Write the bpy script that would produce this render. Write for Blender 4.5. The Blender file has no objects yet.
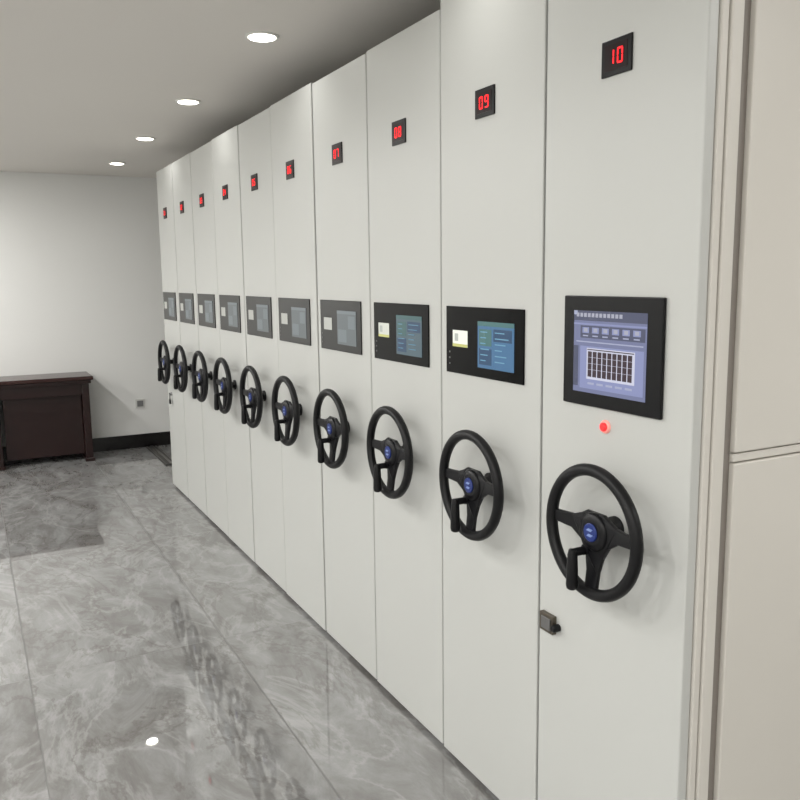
import bpy, bmesh, math, random
from mathutils import Vector, Matrix
random.seed(4)
scene=bpy.context.scene
scene.view_settings.view_transform='Standard'

# ------------------------------------------------------------ materials
def s2l(c):
    return tuple(((v/255)/12.92 if v/255<=0.04045 else (((v/255)+0.055)/1.055)**2.4) for v in c)+(1.0,)
def mat(name,rgb,rough=0.5,metal=0.0,emit=None,estr=0.0,noise=0.0,nscale=20,bump=0.0,coat=0.0,spec=0.5):
    m=bpy.data.materials.new(name); m.use_nodes=True
    nt=m.node_tree; b=nt.nodes['Principled BSDF']
    c=s2l(rgb)
    b.inputs['Base Color'].default_value=c
    b.inputs['Roughness'].default_value=rough
    b.inputs['Metallic'].default_value=metal
    b.inputs['Specular IOR Level'].default_value=spec
    if coat: b.inputs['Coat Weight'].default_value=coat
    if emit:
        b.inputs['Emission Color'].default_value=s2l(emit); b.inputs['Emission Strength'].default_value=estr
    if noise or bump:
        tc=nt.nodes.new('ShaderNodeTexCoord'); n=nt.nodes.new('ShaderNodeTexNoise')
        n.inputs['Scale'].default_value=nscale; n.inputs['Detail'].default_value=6
        nt.links.new(tc.outputs['Object'],n.inputs['Vector'])
        if noise:
            mr=nt.nodes.new('ShaderNodeMapRange')
            mr.inputs['To Min'].default_value=1-noise; mr.inputs['To Max'].default_value=1+noise
            nt.links.new(n.outputs['Fac'],mr.inputs['Value'])
            vm=nt.nodes.new('ShaderNodeVectorMath'); vm.operation='SCALE'
            vm.inputs[0].default_value=c[:3]
            nt.links.new(mr.outputs['Result'],vm.inputs['Scale'])
            nt.links.new(vm.outputs['Vector'],b.inputs['Base Color'])
        if bump:
            bp=nt.nodes.new('ShaderNodeBump'); bp.inputs['Strength'].default_value=bump; bp.inputs['Distance'].default_value=0.002
            nt.links.new(n.outputs['Fac'],bp.inputs['Height']); nt.links.new(bp.outputs['Normal'],b.inputs['Normal'])
    return m

M_cab=mat('powder_coat_offwhite',(196,197,193),0.38,noise=0.015,nscale=3)
M_cab2=mat('powder_coat_cream',(214,210,202),0.42,noise=0.015,nscale=3)
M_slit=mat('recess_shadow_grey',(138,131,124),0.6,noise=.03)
M_dark=mat('gap_shade_dark',(42,41,40),0.7,noise=.1)  # shade of the cabinet gaps, put into the colour
M_base=mat('plinth_grey',(70,68,66),0.6,noise=.1)
M_wall=mat('wall_paint',(230,230,227),0.8,noise=0.015,nscale=1.5,bump=.05)
M_ceil=mat('ceiling_paint',(224,220,214),0.85,noise=0.015,nscale=1.2)
M_blackbase=mat('baseboard_black_stone',(22,20,20),0.25,noise=.2)
M_bezel=mat('bezel_black_glass',(6,6,7),0.05,noise=.05,spec=.3)
M_bezelD=mat('bezel_black_glass_dark',(4,4,5),0.04,noise=.05,spec=.10)
M_bezel2=mat('bezel_black_satin',(12,12,14),0.28,noise=.05,spec=.25)
M_wheel=mat('wheel_black_polyurethane',(12,12,14),0.42,noise=.1,nscale=60,bump=.15,spec=.3)
M_hub=mat('hub_black_plastic',(14,14,17),0.35,noise=.05,spec=.3)
M_logo=mat('logo_blue',(18,42,110),0.3,emit=(20,50,140),estr=.05,noise=.05)
M_logow=mat('logo_silver',(130,150,200),0.3,noise=.05)
M_chrome=mat('shaft_metal',(150,150,150),0.3,metal=1.0,noise=.05)
M_latch=mat('latch_metal',(105,98,88),0.4,metal=.8,noise=.1)
M_red=mat('led_red',(255,10,20),0.4,emit=(255,16,28),estr=1.6,noise=.01)
M_led_off=mat('led_window_dark',(26,5,7),0.3,noise=.05,spec=.2)
M_btn=mat('button_red',(255,40,40),0.3,emit=(255,40,45),estr=1.0,noise=.01)
M_btnring=mat('button_ring',(240,180,170),0.3,emit=(255,110,100),estr=.3,noise=.01)
M_wood=mat('rosewood',(34,14,13),0.3,noise=.35,nscale=9,coat=.1,spec=.35)
M_woodtop=mat('rosewood_top',(48,23,20),0.25,noise=.3,nscale=9,coat=.2,spec=.4)
M_trim=mat('downlight_trim',(225,225,220),0.4,noise=.01)
M_lamp=mat('downlight_lens',(255,250,240),0.4,emit=(255,251,240),estr=7,noise=.01)
M_sock=mat('socket_plastic',(205,205,200),0.4,noise=.02)
M_sock2=mat('socket_grey',(120,120,120),0.4,noise=.02)
M_rail=mat('rail_steel',(120,118,114),0.35,metal=.9,noise=.08)
def scr(name,rgb,s): return mat(name,tuple(int(v*.3) for v in rgb),0.12,emit=rgb,estr=s,noise=.01,spec=.3)

# floor: polished grey marble tiles
def floor_mat():
    m=bpy.data.materials.new('polished_grey_marble_tile'); m.use_nodes=True
    nt=m.node_tree; N=nt.nodes; L=nt.links; b=N['Principled BSDF']
    tc=N.new('ShaderNodeTexCoord'); sep=N.new('ShaderNodeSeparateXYZ'); L.new(tc.outputs['Object'],sep.inputs[0])
    def math_(op,a,bv=None,c=None):
        n=N.new('ShaderNodeMath'); n.operation=op
        for i,v in enumerate((a,bv,c)):
            if v is None: continue
            if isinstance(v,(int,float)): n.inputs[i].default_value=v
            else: L.new(v,n.inputs[i])
        return n.outputs[0]
    X=math_('DIVIDE',math_('ADD',sep.outputs['X'],0.42),0.8)
    Y=math_('DIVIDE',math_('SUBTRACT',sep.outputs['Y'],5.1),1.6)
    fx=math_('FLOOR',X); fy=math_('FLOOR',Y)
    def edge(v,size):
        fr=math_('FRACT',v); d=math_('MINIMUM',fr,math_('SUBTRACT',1.0,fr)); return math_('MULTIPLY',d,size)
    d=math_('MINIMUM',edge(X,.8),edge(Y,1.6))
    grout=math_('LESS_THAN',d,0.0020)
    cmb=N.new('ShaderNodeCombineXYZ'); L.new(fx,cmb.inputs[0]); L.new(fy,cmb.inputs[1])
    wn=N.new('ShaderNodeTexWhiteNoise'); wn.noise_dimensions='3D'; L.new(cmb.outputs[0],wn.inputs['Vector'])
    sc=N.new('ShaderNodeVectorMath'); sc.operation='SCALE'; sc.inputs['Scale'].default_value=12; L.new(wn.outputs['Color'],sc.inputs[0])
    ad=N.new('ShaderNodeVectorMath'); ad.operation='ADD'; L.new(tc.outputs['Object'],ad.inputs[0]); L.new(sc.outputs[0],ad.inputs[1])
    mp=N.new('ShaderNodeMapping'); mp.inputs['Rotation'].default_value=(0,0,math.radians(50)); mp.inputs['Scale'].default_value=(1.0,0.5,1)
    L.new(ad.outputs[0],mp.inputs['Vector'])
    n1=N.new('ShaderNodeTexNoise'); n1.inputs['Scale'].default_value=4.6; n1.inputs['Detail'].default_value=12; n1.inputs['Roughness'].default_value=.7; n1.inputs['Distortion'].default_value=.9
    L.new(mp.outputs[0],n1.inputs['Vector'])
    r1=N.new('ShaderNodeValToRGB'); cr=r1.color_ramp
    cr.elements[0].position=.28; cr.elements[0].color=s2l((104,102,100))
    cr.elements[1].position=.74; cr.elements[1].color=s2l((164,164,163))
    e=cr.elements.new(.44); e.color=s2l((123,122,120))
    e=cr.elements.new(.56); e.color=s2l((140,140,139))
    L.new(n1.outputs['Fac'],r1.inputs['Fac'])
    n2=N.new('ShaderNodeTexNoise'); n2.inputs['Scale'].default_value=2.6; n2.inputs['Detail'].default_value=10; n2.inputs['Roughness'].default_value=.6; n2.inputs['Distortion'].default_value=.6
    L.new(mp.outputs[0],n2.inputs['Vector'])
    rid=math_('ABSOLUTE',math_('SUBTRACT',n2.outputs['Fac'],0.5))
    mr=N.new('ShaderNodeMapRange'); mr.inputs['From Min'].default_value=0; mr.inputs['From Max'].default_value=.028; mr.inputs['To Min'].default_value=.32; mr.inputs['To Max'].default_value=0
    L.new(rid,mr.inputs['Value'])
    mx=N.new('ShaderNodeMix'); mx.data_type='RGBA'; L.new(mr.outputs[0],mx.inputs['Factor']); L.new(r1.outputs['Color'],mx.inputs[6]); mx.inputs[7].default_value=s2l((182,182,181))
    n3=N.new('ShaderNodeTexNoise'); n3.inputs['Scale'].default_value=1.9; n3.inputs['Detail'].default_value=10; n3.inputs['Roughness'].default_value=.62; n3.inputs['Distortion'].default_value=.5
    L.new(mp.outputs[0],n3.inputs['Vector'])
    rid3=math_('ABSOLUTE',math_('SUBTRACT',n3.outputs['Fac'],0.52))
    mr3=N.new('ShaderNodeMapRange'); mr3.inputs['From Max'].default_value=.016; mr3.inputs['To Min'].default_value=.45; mr3.inputs['To Max'].default_value=0
    L.new(rid3,mr3.inputs['Value'])
    mx3=N.new('ShaderNodeMix'); mx3.data_type='RGBA'; L.new(mr3.outputs[0],mx3.inputs['Factor']); L.new(mx.outputs[2],mx3.inputs[6]); mx3.inputs[7].default_value=s2l((90,85,80))
    mg=N.new('ShaderNodeMix'); mg.data_type='RGBA'; L.new(grout,mg.inputs['Factor']); L.new(mx3.outputs[2],mg.inputs[6]); mg.inputs[7].default_value=s2l((82,81,79))
    L.new(mg.outputs[2],b.inputs['Base Color'])
    rr=math_('ADD',math_('MULTIPLY',grout,.4),0.02); L.new(rr,b.inputs['Roughness'])
    b.inputs['IOR'].default_value=2.15
    return m
M_floor=floor_mat()

# ------------------------------------------------------------ mesh builder
class MB:
    def __init__(s): s.v=[]; s.f=[]; s.m=[]; s.sm=[]; s.mats=[]
    def mi(s,m):
        if m not in s.mats: s.mats.append(m)
        return s.mats.index(m)
    def add(s,vs,fs,m,smooth=False):
        o=len(s.v); s.v+=[tuple(v) for v in vs]; k=s.mi(m)
        for f in fs: s.f.append([i+o for i in f]); s.m.append(k); s.sm.append(smooth)
    def box(s,x0,x1,y0,y1,z0,z1,m):
        vs=[(x,y,z) for x in (x0,x1) for y in (y0,y1) for z in (z0,z1)]
        s.add(vs,[(0,1,3,2),(4,6,7,5),(0,4,5,1),(2,3,7,6),(0,2,6,4),(1,5,7,3)],m)
    def rev(s,c,axis,prof,m,n=32,smooth=True):
        ax=Vector(axis).normalized(); t=Vector((0,0,1)) if abs(ax.z)<.9 else Vector((1,0,0))
        a=ax.cross(t).normalized(); b2=ax.cross(a); c=Vector(c); vs=[];fs=[]
        for (o,r) in prof:
            for i in range(n):
                q=2*math.pi*i/n; vs.append(c+ax*o+a*math.cos(q)*r+b2*math.sin(q)*r)
        for j in range(len(prof)-1):
            for i in range(n):
                fs.append((j*n+i,j*n+(i+1)%n,(j+1)*n+(i+1)%n,(j+1)*n+i))
        s.add(vs,fs,m,smooth)
        s.add(vs[:n],[tuple(range(n))],m); s.add(vs[-n:],[tuple(reversed(range(n)))],m)
    def torus(s,c,R,r,m,n=64,k=14):
        vs=[];fs=[]
        for i in range(n):
            q=2*math.pi*i/n
            for j in range(k):
                p=2*math.pi*j/k; rr=R+r*math.cos(p)
                vs.append((c[0]+r*math.sin(p),c[1]+rr*math.cos(q),c[2]+rr*math.sin(q)))
        for i in range(n):
            for j in range(k):
                fs.append((i*k+j,((i+1)%n)*k+j,((i+1)%n)*k+(j+1)%k,i*k+(j+1)%k))
        s.add(vs,fs,m,True)
    def prism(s,pts,x0f,th,m,smooth=False):
        n=len(pts); vs=[(x0f(p),p[0],p[1]) for p in pts]+[(x0f(p)+th,p[0],p[1]) for p in pts]
        fs=[tuple(range(n)),tuple(reversed(range(n,2*n)))]+[(i,(i+1)%n,n+(i+1)%n,n+i) for i in range(n)]
        s.add(vs,fs,m,smooth)
    def obj(s,name,parent=None,bevel=0,seg=3,loc=(0,0,0)):
        me=bpy.data.meshes.new(name); me.from_pydata(s.v,[],s.f)
        for m in s.mats: me.materials.append(m)
        for p,k,sm in zip(me.polygons,s.m,s.sm): p.material_index=k; p.use_smooth=sm
        bm=bmesh.new(); bm.from_mesh(me); bmesh.ops.recalc_face_normals(bm,faces=bm.faces); bm.to_mesh(me); bm.free()
        return mk(name,me,parent,bevel,seg,loc)
def mk(name,me,parent=None,bevel=0,seg=3,loc=(0,0,0)):
    o=bpy.data.objects.new(name,me); scene.collection.objects.link(o); o.location=loc
    if parent: o.parent=parent
    if bevel:
        b=o.modifiers.new('bevel','BEVEL'); b.width=bevel; b.segments=seg; b.limit_method='ANGLE'; b.angle_limit=math.radians(40); b.harden_normals=False
    return o
def empty(name,loc):
    o=bpy.data.objects.new(name,None); scene.collection.objects.link(o); o.location=loc; o.empty_display_size=.1; return o
def boxobj(name,x0,x1,y0,y1,z0,z1,m,parent=None,bevel=0,seg=3):
    b=MB(); b.box(x0,x1,y0,y1,z0,z1,m); return b.obj(name,parent,bevel,seg)

# ------------------------------------------------------------ constants
T=2.3926; Y0=1.7318; SP=0.52308; YW=8.114; ZC=2.5474; XL=-4.4; XR=2.3; YF=-2.6

# ------------------------------------------------------------ room
boxobj('floor',XL-.15,XR+.15,YF-.15,YW+.15,-.12,0,M_floor)
boxobj('ceiling',XL-.15,XR+.15,YF-.15,YW+.15,ZC,ZC+.12,M_ceil)
boxobj('wall_back',XL-.15,XR+.15,YW,YW+.15,0,ZC,M_wall)
boxobj('wall_front',XL-.15,XR+.15,YF-.15,YF,0,ZC,M_wall)
boxobj('wall_left',XL-.15,XL,YF,YW,0,ZC,M_wall)
boxobj('wall_right',XR,XR+.15,YF,YW,0,ZC,M_wall)
boxobj('baseboard_back',XL+.013,XR,YW-.013,YW-.0002,0.0005,.13,M_blackbase,bevel=.002)
boxobj('baseboard_left',XL+.0002,XL+.013,YF+.013,YW-.014,0.0005,.13,M_blackbase,bevel=.002)
boxobj('baseboard_front',XL+.013,XR,YF+.0002,YF+.013,0.0005,.13,M_blackbase,bevel=.002)

# ------------------------------------------------------------ handwheel mesh (shared)
def wheel_parts(ang=0.0):
    X=-.074; R=.147; out=[]
    rim=MB(); rim.torus((X,0,0),R,.0145,M_wheel)
    pts=[(-.144,.024),(-.075,.026),(-.048,.036),(-.030,.046),(.030,.046),(.048,.036),(.075,.026),(.144,.024),(.145,-.004),(.080,-.010),(.048,-.030),(.030,-.060),(.021,-.095),(.020,-.145),(-.020,-.145),(-.021,-.095),(-.030,-.060),(-.048,-.030),(-.080,-.010),(-.145,-.004)]
    dish=lambda p: X-.004+.018*(1-min(1,math.hypot(*p)/R))
    sp=MB(); sp.prism(pts,dish,.012,M_hub)
    hub=MB()
    hub.rev((0,0,0),(-1,0,0),[(.044,.030),(.060,.046),(.070,.046),(.075,.041),(.077,.030)],M_hub,n=36)
    hub.rev((0,0,0),(-1,0,0),[(.0005,.028),(.008,.028),(.010,.017),(.046,.017)],M_wheel,n=28)
    logo=MB(); logo.rev((0,0,0),(-1,0,0),[(.076,.022),(.0795,.022),(.0802,.020)],M_logo,n=32)
    logo.prism([(.012,.004),(.004,.010),(-.010,.009),(-.004,.003)],lambda p:-.0812,.0012,M_logow)
    logo.prism([(-.012,-.004),(-.004,-.010),(.010,-.009),(.004,-.003)],lambda p:-.0812,.0012,M_logow)
    hd=MB() # folding spinner handle
    hy=.028
    c=(-.106,hy,-.142)
    hd.rev(c,(0,0,1),[(0,.008),(.003,.0125),(.012,.0145),(.05,.0135),(.085,.0120),(.098,.009)],M_wheel,n=24)
    hd.rev((-.070,hy,-.052),(-1,0,0),[(-.004,.010),(.036,.010),(.042,.008)],M_wheel,n=20)
    hd.prism([(.01,-.022),(hy+.006,-.040),(hy+.012,-.052),(hy,-.064),(.01,-.05)],lambda p:-.074,.010,M_hub)
    return [('handwheel_rim',rim,0),('handwheel_spokes',sp,.004),('handwheel_hub',hub,0),('handwheel_emblem',logo,0),('handwheel_crank_handle',hd,0)]
WP=[]
for nm,b,bv in wheel_parts():
    me=bpy.data.meshes.new(nm); me.from_pydata(b.v,[],b.f)
    for m in b.mats: me.materials.append(m)
    for p,k,sm in zip(me.polygons,b.m,b.sm): p.material_index=k; p.use_smooth=sm
    bm=bmesh.new(); bm.from_mesh(me); bmesh.ops.recalc_face_normals(bm,faces=bm.faces); bm.to_mesh(me); bm.free()
    WP.append((nm,me,bv))

# ------------------------------------------------------------ digits
SEG={'0':'abcdef','1':'bc','2':'abged','3':'abgcd','4':'fgbc','5':'afgcd','6':'afgedc','7':'abc','8':'abcdefg','9':'abcdfg'}
def seven(b,ch,yc,zc,w,h,t,x,m):
    S={'a':(-w,w,h-t,h+t),'g':(-w,w,-t,t),'d':(-w,w,-h-t,-h+t),'b':(w-t,w+t,t*.6,h-t*.4),'c':(w-t,w+t,-h+t*.4,-t*.6),'f':(-w-t,-w+t,t*.6,h-t*.4),'e':(-w-t,-w+t,-h+t*.4,-t*.6)}
    for k in SEG[ch]:
        a0,a1,z0,z1=S[k]; b.box(x-.0008,x,yc-a1,yc-a0,zc+z0,zc+z1,m)

def display(parent,txt,yc,zc):
    b=MB(); b.box(-.005,0,yc-.048,yc+.048,zc-.039,zc+.039,M_bezel2); b.obj('number_display_housing',parent,.0015,2)
    b=MB(); b.box(-.0058,-.0051,yc-.036,yc+.036,zc-.028,zc+.028,M_led_off); b.obj('number_display_window',parent)
    b=MB()
    for i,ch in enumerate(txt): seven(b,ch,yc+(.014 if i==0 else -.014),zc,.0072,.0150,.0017,-.0062,M_red)
    b.obj('number_display_digits',parent)

def small_panel(parent,yc,k):
    zc=1.408
    b=MB(); b.box(-.005,0,yc-.202,yc+.202,zc-.102,zc+.102,M_bezelD if k>=8 else M_bezel); b.obj('touch_panel_glass',parent,.0008 if k>=8 else .002,2)
    x=-.0056
    q=lambda b,y1,y0,z0,z1,m,d=0: b.box(x-.0004-d,x-d,yc+y0,yc+y1,z0,z1,m)
    b=MB()
    if k>=8:
        n9=(k==9)
        Wm=scr('lcd_white_%d'%k,(242,244,230),1.0 if n9 else .7); Bl=scr('lcd_blue_%d'%k,(78,122,162) if n9 else (96,122,134),.8 if n9 else .55)
        Ln=scr('lcd_lines_%d'%k,(120,175,205),.75 if n9 else .45); Gn=scr('lcd_green_%d'%k,(92,140,140),.6 if n9 else .42)
        Dk=scr('lcd_navy_%d'%k,(58,92,128),.65 if n9 else .5)
    else:
        g=random.uniform(.9,1.1)
        Wm=scr('lcd_white_%d'%k,(215,216,206),.58*g); Bl=scr('lcd_blue_%d'%k,(124,134,138),.46*g); Ln=scr('lcd_lines_%d'%k,(142,154,158),.48*g); Gn=Ln
    q(b,.162,.078,1.388,1.438,Wm)
    if k>=8:
        q(b,.162,.078,1.388,1.397,scr('lcd_yellow_%d'%k,(215,215,130),.8),.0005)
        q(b,.150,.130,1.405,1.428,scr('lcd_grey_%d'%k,(205,210,200),.7),.0005)
    b.obj('touch_panel_small_lcd',parent)
    b=MB(); q(b,.022,-.160,1.335,1.470,Bl)
    q(b,.022,-.160,1.457,1.470,Gn,.0005)
    if k>=8:
        rr=random.Random(k)
        for i,(a0,a1,z0,z1,mm) in enumerate([(.014,-.05,1.40,1.448,Gn),(-.06,-.15,1.415,1.450,Dk),(.014,-.05,1.345,1.392,Dk)]):
            q(b,a0,a1,z0,z1,mm,.0005)
        for i in range(6):
            z=1.440-i*.0165; q(b,.006,-.02-.02*rr.random(),z-.0015,z+.0015,Ln,.001); q(b,-.068,-.10-.04*rr.random(),z-.0015,z+.0015,Ln,.001)
    else:
        q(b,.012,-.07,1.345,1.395,Ln,.0005); q(b,-.085,-.15,1.40,1.45,Ln,.0005)
    b.obj('touch_panel_main_lcd',parent)
    b=MB()
    for i in range(3): b.rev((x,yc+.18,1.37-.018*i),(-1,0,0),[(0,.003),(.0006,.003)],M_sock2,n=12)
    b.obj('touch_panel_buttons',parent)

# ------------------------------------------------------------ cabinets
DX=1.75
def cabinet(k):
    idx=9-k
    ya=Y0+idx*SP; yb=ya+SP; yc=(ya+yb)/2
    if k==10: ya=1.212; yb=Y0; yc=(ya+yb)/2
    off={10:-.009,9:-.007,8:-.004,7:-.002,6:-.004,5:-.001,4:-.002,3:0,2:0,1:0}[k]
    E=empty('fixed_shelving_cabinet' if k==10 else 'mobile_shelving_cabinet',(off,yc,0))
    h0=ya-yc; h1=yb-yc; g=.0055+.0004*max(0,7-k)
    top=T+{10:.03,9:.022,8:0.0,7:-.004,6:.002,5:0,4:.003,3:0,2:0,1:0}[k]
    boxobj('front_panel',0,.028,h0+g,h1-g,.016,top,M_cab,E,.004,4)
    boxobj('body',.03,DX,h0+.010,h1-.010,.06,top-.02,M_cab2 if k==10 else M_cab,E,.003,2)
    boxobj('plinth',.022,DX,h0+.02,h1-.02,.004,.058,M_base,E)
    if k!=10:
        boxobj('seam_shade_strip',.008,.026,h0-.005,h0+.005,.03,top-.03,M_dark,E)  # dark strip standing in for the shade in the seam between cabinets
    wy=-.026
    wz=1.002
    if k==10: wy=1.437-yc; wz=1.007
    for nm,me,bv in WP:
        o=mk(nm,me,E,bv,3,(0,wy,wz))
    yd={10:1.472,9:2.002}.get(k,yc+.008)-yc
    display(E,'%02d'%k,yd,2.077)
    if k<10: small_panel(E,.016,k)
    return E,yc
for k in range(1,11):
    E,yc=cabinet(k)
    if k==10:
        e=E
        y0,y1,z0,z1=1.300-yc,1.630-yc,1.286,1.550
        boxobj('monitor_bezel',-.010,0,y0,y1,z0,z1,M_bezel2,e,.003,3)
        sx=-.0103
        sy0,sy1,sz0,sz1=y0+.045,y1-.040,z0+.033,z1-.035
        W=sy1-sy0; Hh=sz1-sz0
        b=MB()
        def q(u0,u1,v0,v1,m,l=0):
            b.box(sx-.0004-.0004*l,sx-.0004*l,sy1-u1*W,sy1-u0*W,sz1-v1*Hh,sz1-v0*Hh,m)
        bg=scr('mon_bg',(120,126,160),.88); dk=scr('mon_dark',(88,92,116),.8); lt=scr('mon_light',(168,173,200),.9); wh=scr('mon_white',(204,206,224),.95); br=scr('mon_brown',(70,56,64),.7); ic=scr('mon_icon',(180,182,198),.8)
        mid=scr('mon_mid',(142,149,190),.9)
        q(0,1,0,1,bg)
        q(0,1,0,.12,dk,1)
        for i in range(12): q(.04+i*.055,.078+i*.055,.028,.075,ic,2)
        q(.0,.05,.0,.05,lt,2)
        q(0,1,.15,.17,mid,1)
        q(.10,.98,.18,.33,dk,1)
        for i in range(6): q(.13+i*.14,.225+i*.14,.20,.27,mid,2); q(.155+i*.14,.205+i*.14,.21,.255,ic,3); q(.14+i*.14,.215+i*.14,.295,.31,lt,3)
        q(.04,.96,.37,.385,lt,1)
        q(.10,.97,.43,.95,mid,1)
        q(.20,.86,.45,.83,wh,2)
        for i in range(9):
            q(.220+i*.069,.275+i*.069,.49,.80,br,3)
        for j in range(3): q(.215,.85,.56+j*.075,.563+j*.075,wh,4)
        q(.21,.85,.462,.474,br,3)
        for i in range(5): q(.22+i*.13,.31+i*.13,.87,.895,lt,2)
        q(.0,.07,.43,.93,dk,1)
        b.obj('monitor_screen',e)
        b=MB(); b.rev((0,1.480-yc,1.243),(-1,0,0),[(0,.016),(.004,.016),(.006,.013)],M_btnring,n=28)
        b.rev((0,1.480-yc,1.243),(-1,0,0),[(.005,.0105),(.011,.0105),(.013,.007)],M_btn,n=24); b.obj('indicator_button',e)
        b=MB(); b.box(-.014,0,Y0-.080-yc,Y0-.024-yc,.655,.705,M_latch); b.box(-.017,-.0142,Y0-.072-yc,Y0-.034-yc,.663,.697,M_chrome)
        b.rev((-.014,Y0-.090-yc,.678),(-1,0,0),[(-.013,.010),(.006,.010),(.009,.007)],M_wheel,n=20)
        b.obj('latch_lock',e,.002,2)
        ys=1.212-yc
        boxobj('side_corner_post',.030,.050,ys,ys+.03,.016,T+.03,M_cab2,e,.004,3)
        boxobj('side_frame_strip',.054,.088,ys-.004,ys+.03,.016,T+.03,M_cab2,e,.004,3)
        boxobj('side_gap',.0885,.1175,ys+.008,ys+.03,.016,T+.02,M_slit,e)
        boxobj('side_panel_upper',.118,DX,ys-.006,ys+.03,1.216,T+.02,M_cab2,e,.004,3)
        boxobj('side_panel_rail',.118,DX,ys-.001,ys+.03,1.195,1.213,M_cab2,e,.002,2)
        boxobj('side_panel_lower',.118,DX,ys-.006,ys+.03,.03,1.192,M_cab2,e,.004,3)
    if k==1:
        b=MB(); b.rev((0,6.29-yc,.745),(-1,0,0),[(0,.014),(.010,.014),(.013,.010)],M_chrome,n=20)
        b.box(-.02,-.0135,6.286-yc,6.294-yc,.70,.755,M_wheel); b.box(-.022,-.012,6.275-yc,6.305-yc,.67,.705,M_wheel); b.obj('key_lock',E,.001,2)

# floor rails
b=MB()
b.box(.10,.20,YW-.95,YW-.06,0.0005,.010,M_base); b.box(.138,.162,YW-.95,YW-.06,.0102,.018,M_rail)
b.box(.105,.112,YW-.95,YW-.06,.0102,.014,M_rail); b.box(.188,.195,YW-.95,YW-.06,.0102,.014,M_rail)
b.obj('shelving_floor_rail',None,.001,2)
b=MB()
b.box(1.30,1.40,YW-.95,YW-.06,0.0005,.010,M_base); b.box(1.338,1.362,YW-.95,YW-.06,.0102,.018,M_rail)
b.obj('shelving_floor_rail.001',None,.001,2)

# ------------------------------------------------------------ desk
D=empty('office_desk',(-1.05,7.85,0))
def dbox(n,x0,x1,y0,y1,z0,z1,m,bv=.003): boxobj(n,x0+1.05,x1+1.05,y0-7.85,y1-7.85,z0,z1,m,D,bv,3)
xa,xb=-1.75,-.385; ya,yb=7.66,8.095
dbox('desk_top',xa,xb,ya,yb,.735,.77,M_woodtop,.010)
dbox('desk_top_moulding',xa+.02,xb-.02,ya+.02,yb-.01,.705,.7348,M_wood,.004)
dbox('apron',xa+.04,xb-.045,ya+.07,ya+.09,.60,.704,M_wood)
dbox('leg_panel_right',xb-.095,xb-.035,ya+.06,yb-.01,.03,.704,M_wood,.004)
dbox('foot_right',xb-.105,xb-.025,ya+.04,yb-.01,.0005,.0298,M_wood,.004)
dbox('modesty_panel',-1.12,xb-.096,ya+.14,ya+.16,.06,.60,M_wood)
dbox('pedestal',xa+.05,-1.15,ya+.05,yb-.01,.03,.704,M_wood,.004)
dbox('pedestal_foot',xa+.04,-1.14,ya+.04,yb-.01,.0005,.0298,M_wood,.004)
for i in range(3):
    z=.09+i*.2; dbox('drawer_front_%d'%(i+1),xa+.07,-1.17,ya+.036,ya+.0498,z,z+.185,M_woodtop,.003)
    dbox('drawer_pull_%d'%(i+1),-1.51,-1.39,ya+.018,ya+.0358,z+.12,z+.132,M_chrome,.002)

# wall socket
S=MB(); S.box(.036,.122,YW-.009,YW-.0002,.385,.47,M_sock)
S.box(.050,.108,YW-.0105,YW-.0091,.398,.455,M_sock2)
S.obj('wall_socket',None,.002,2)

# ------------------------------------------------------------ downlights
def downlight(x,y,power,spread=180):
    E=empty('ceiling_downlight',(x,y,ZC))
    b=MB(); n=36
    prof=[(.0002,.068),(.004,.068),(.007,.064),(.007,.057),(.003,.052)]
    b.rev((0,0,0),(0,0,-1),prof,M_trim,n=n); b.obj('trim_ring',E)
    b=MB(); b.rev((0,0,-.0075),(0,0,-1),[(0,.052),(.002,.051),(.003,.046)],M_lamp,n=n); b.obj('lens',E)
    l=bpy.data.lights.new('downlight','AREA'); l.shape='DISK'; l.size=.09; l.energy=power; l.color=(1,.99,.975); l.spread=math.radians(spread)
    o=bpy.data.objects.new('lamp',l); scene.collection.objects.link(o); o.parent=E; o.location=(0,0,-.014)
for x,y in ((-.22,.67),(-.215,1.98),(-.211,3.288),(-.188,4.609),(-.172,5.895),(-.147,7.213)):
    downlight(x,y,.8,150)
for i in range(-4,4):  # unseen rows, added as the main light on cabinets and back wall
    downlight(-2.1,3.29+1.31*i,{3:25,2:18}.get(i,15))
    downlight(-3.6,3.29+1.31*i,{3:22,2:18}.get(i,18))
for y in (.0,-1.3): downlight(1.1,y,15)  # unseen pair, added to brighten the end side panel

# ------------------------------------------------------------ world
w=bpy.data.worlds.new('world'); scene.world=w; w.use_nodes=True
w.node_tree.nodes['Background'].inputs[0].default_value=(.5,.5,.5,1); w.node_tree.nodes['Background'].inputs[1].default_value=.1

# ------------------------------------------------------------ camera
d,f,yaw,pi_,ro=1.33024,824.645,0.48048,0.14811,-0.01233
F=Vector((math.sin(yaw)*math.cos(pi_),math.cos(yaw)*math.cos(pi_),-math.sin(pi_)))
r0=Vector((math.cos(yaw),-math.sin(yaw),0)); u0=r0.cross(F)
r=r0*math.cos(ro)+u0*math.sin(ro); u=-r0*math.sin(ro)+u0*math.cos(ro)
cd=bpy.data.cameras.new('camera'); cam=bpy.data.objects.new('camera',cd); scene.collection.objects.link(cam)
m=Matrix((( r.x,u.x,-F.x,-d),(r.y,u.y,-F.y,0),(r.z,u.z,-F.z,1.6),(0,0,0,1)))
cam.matrix_world=m; cd.sensor_width=36; cd.sensor_fit='HORIZONTAL'; cd.lens=f/800*36; cd.clip_start=.02
scene.camera=cam
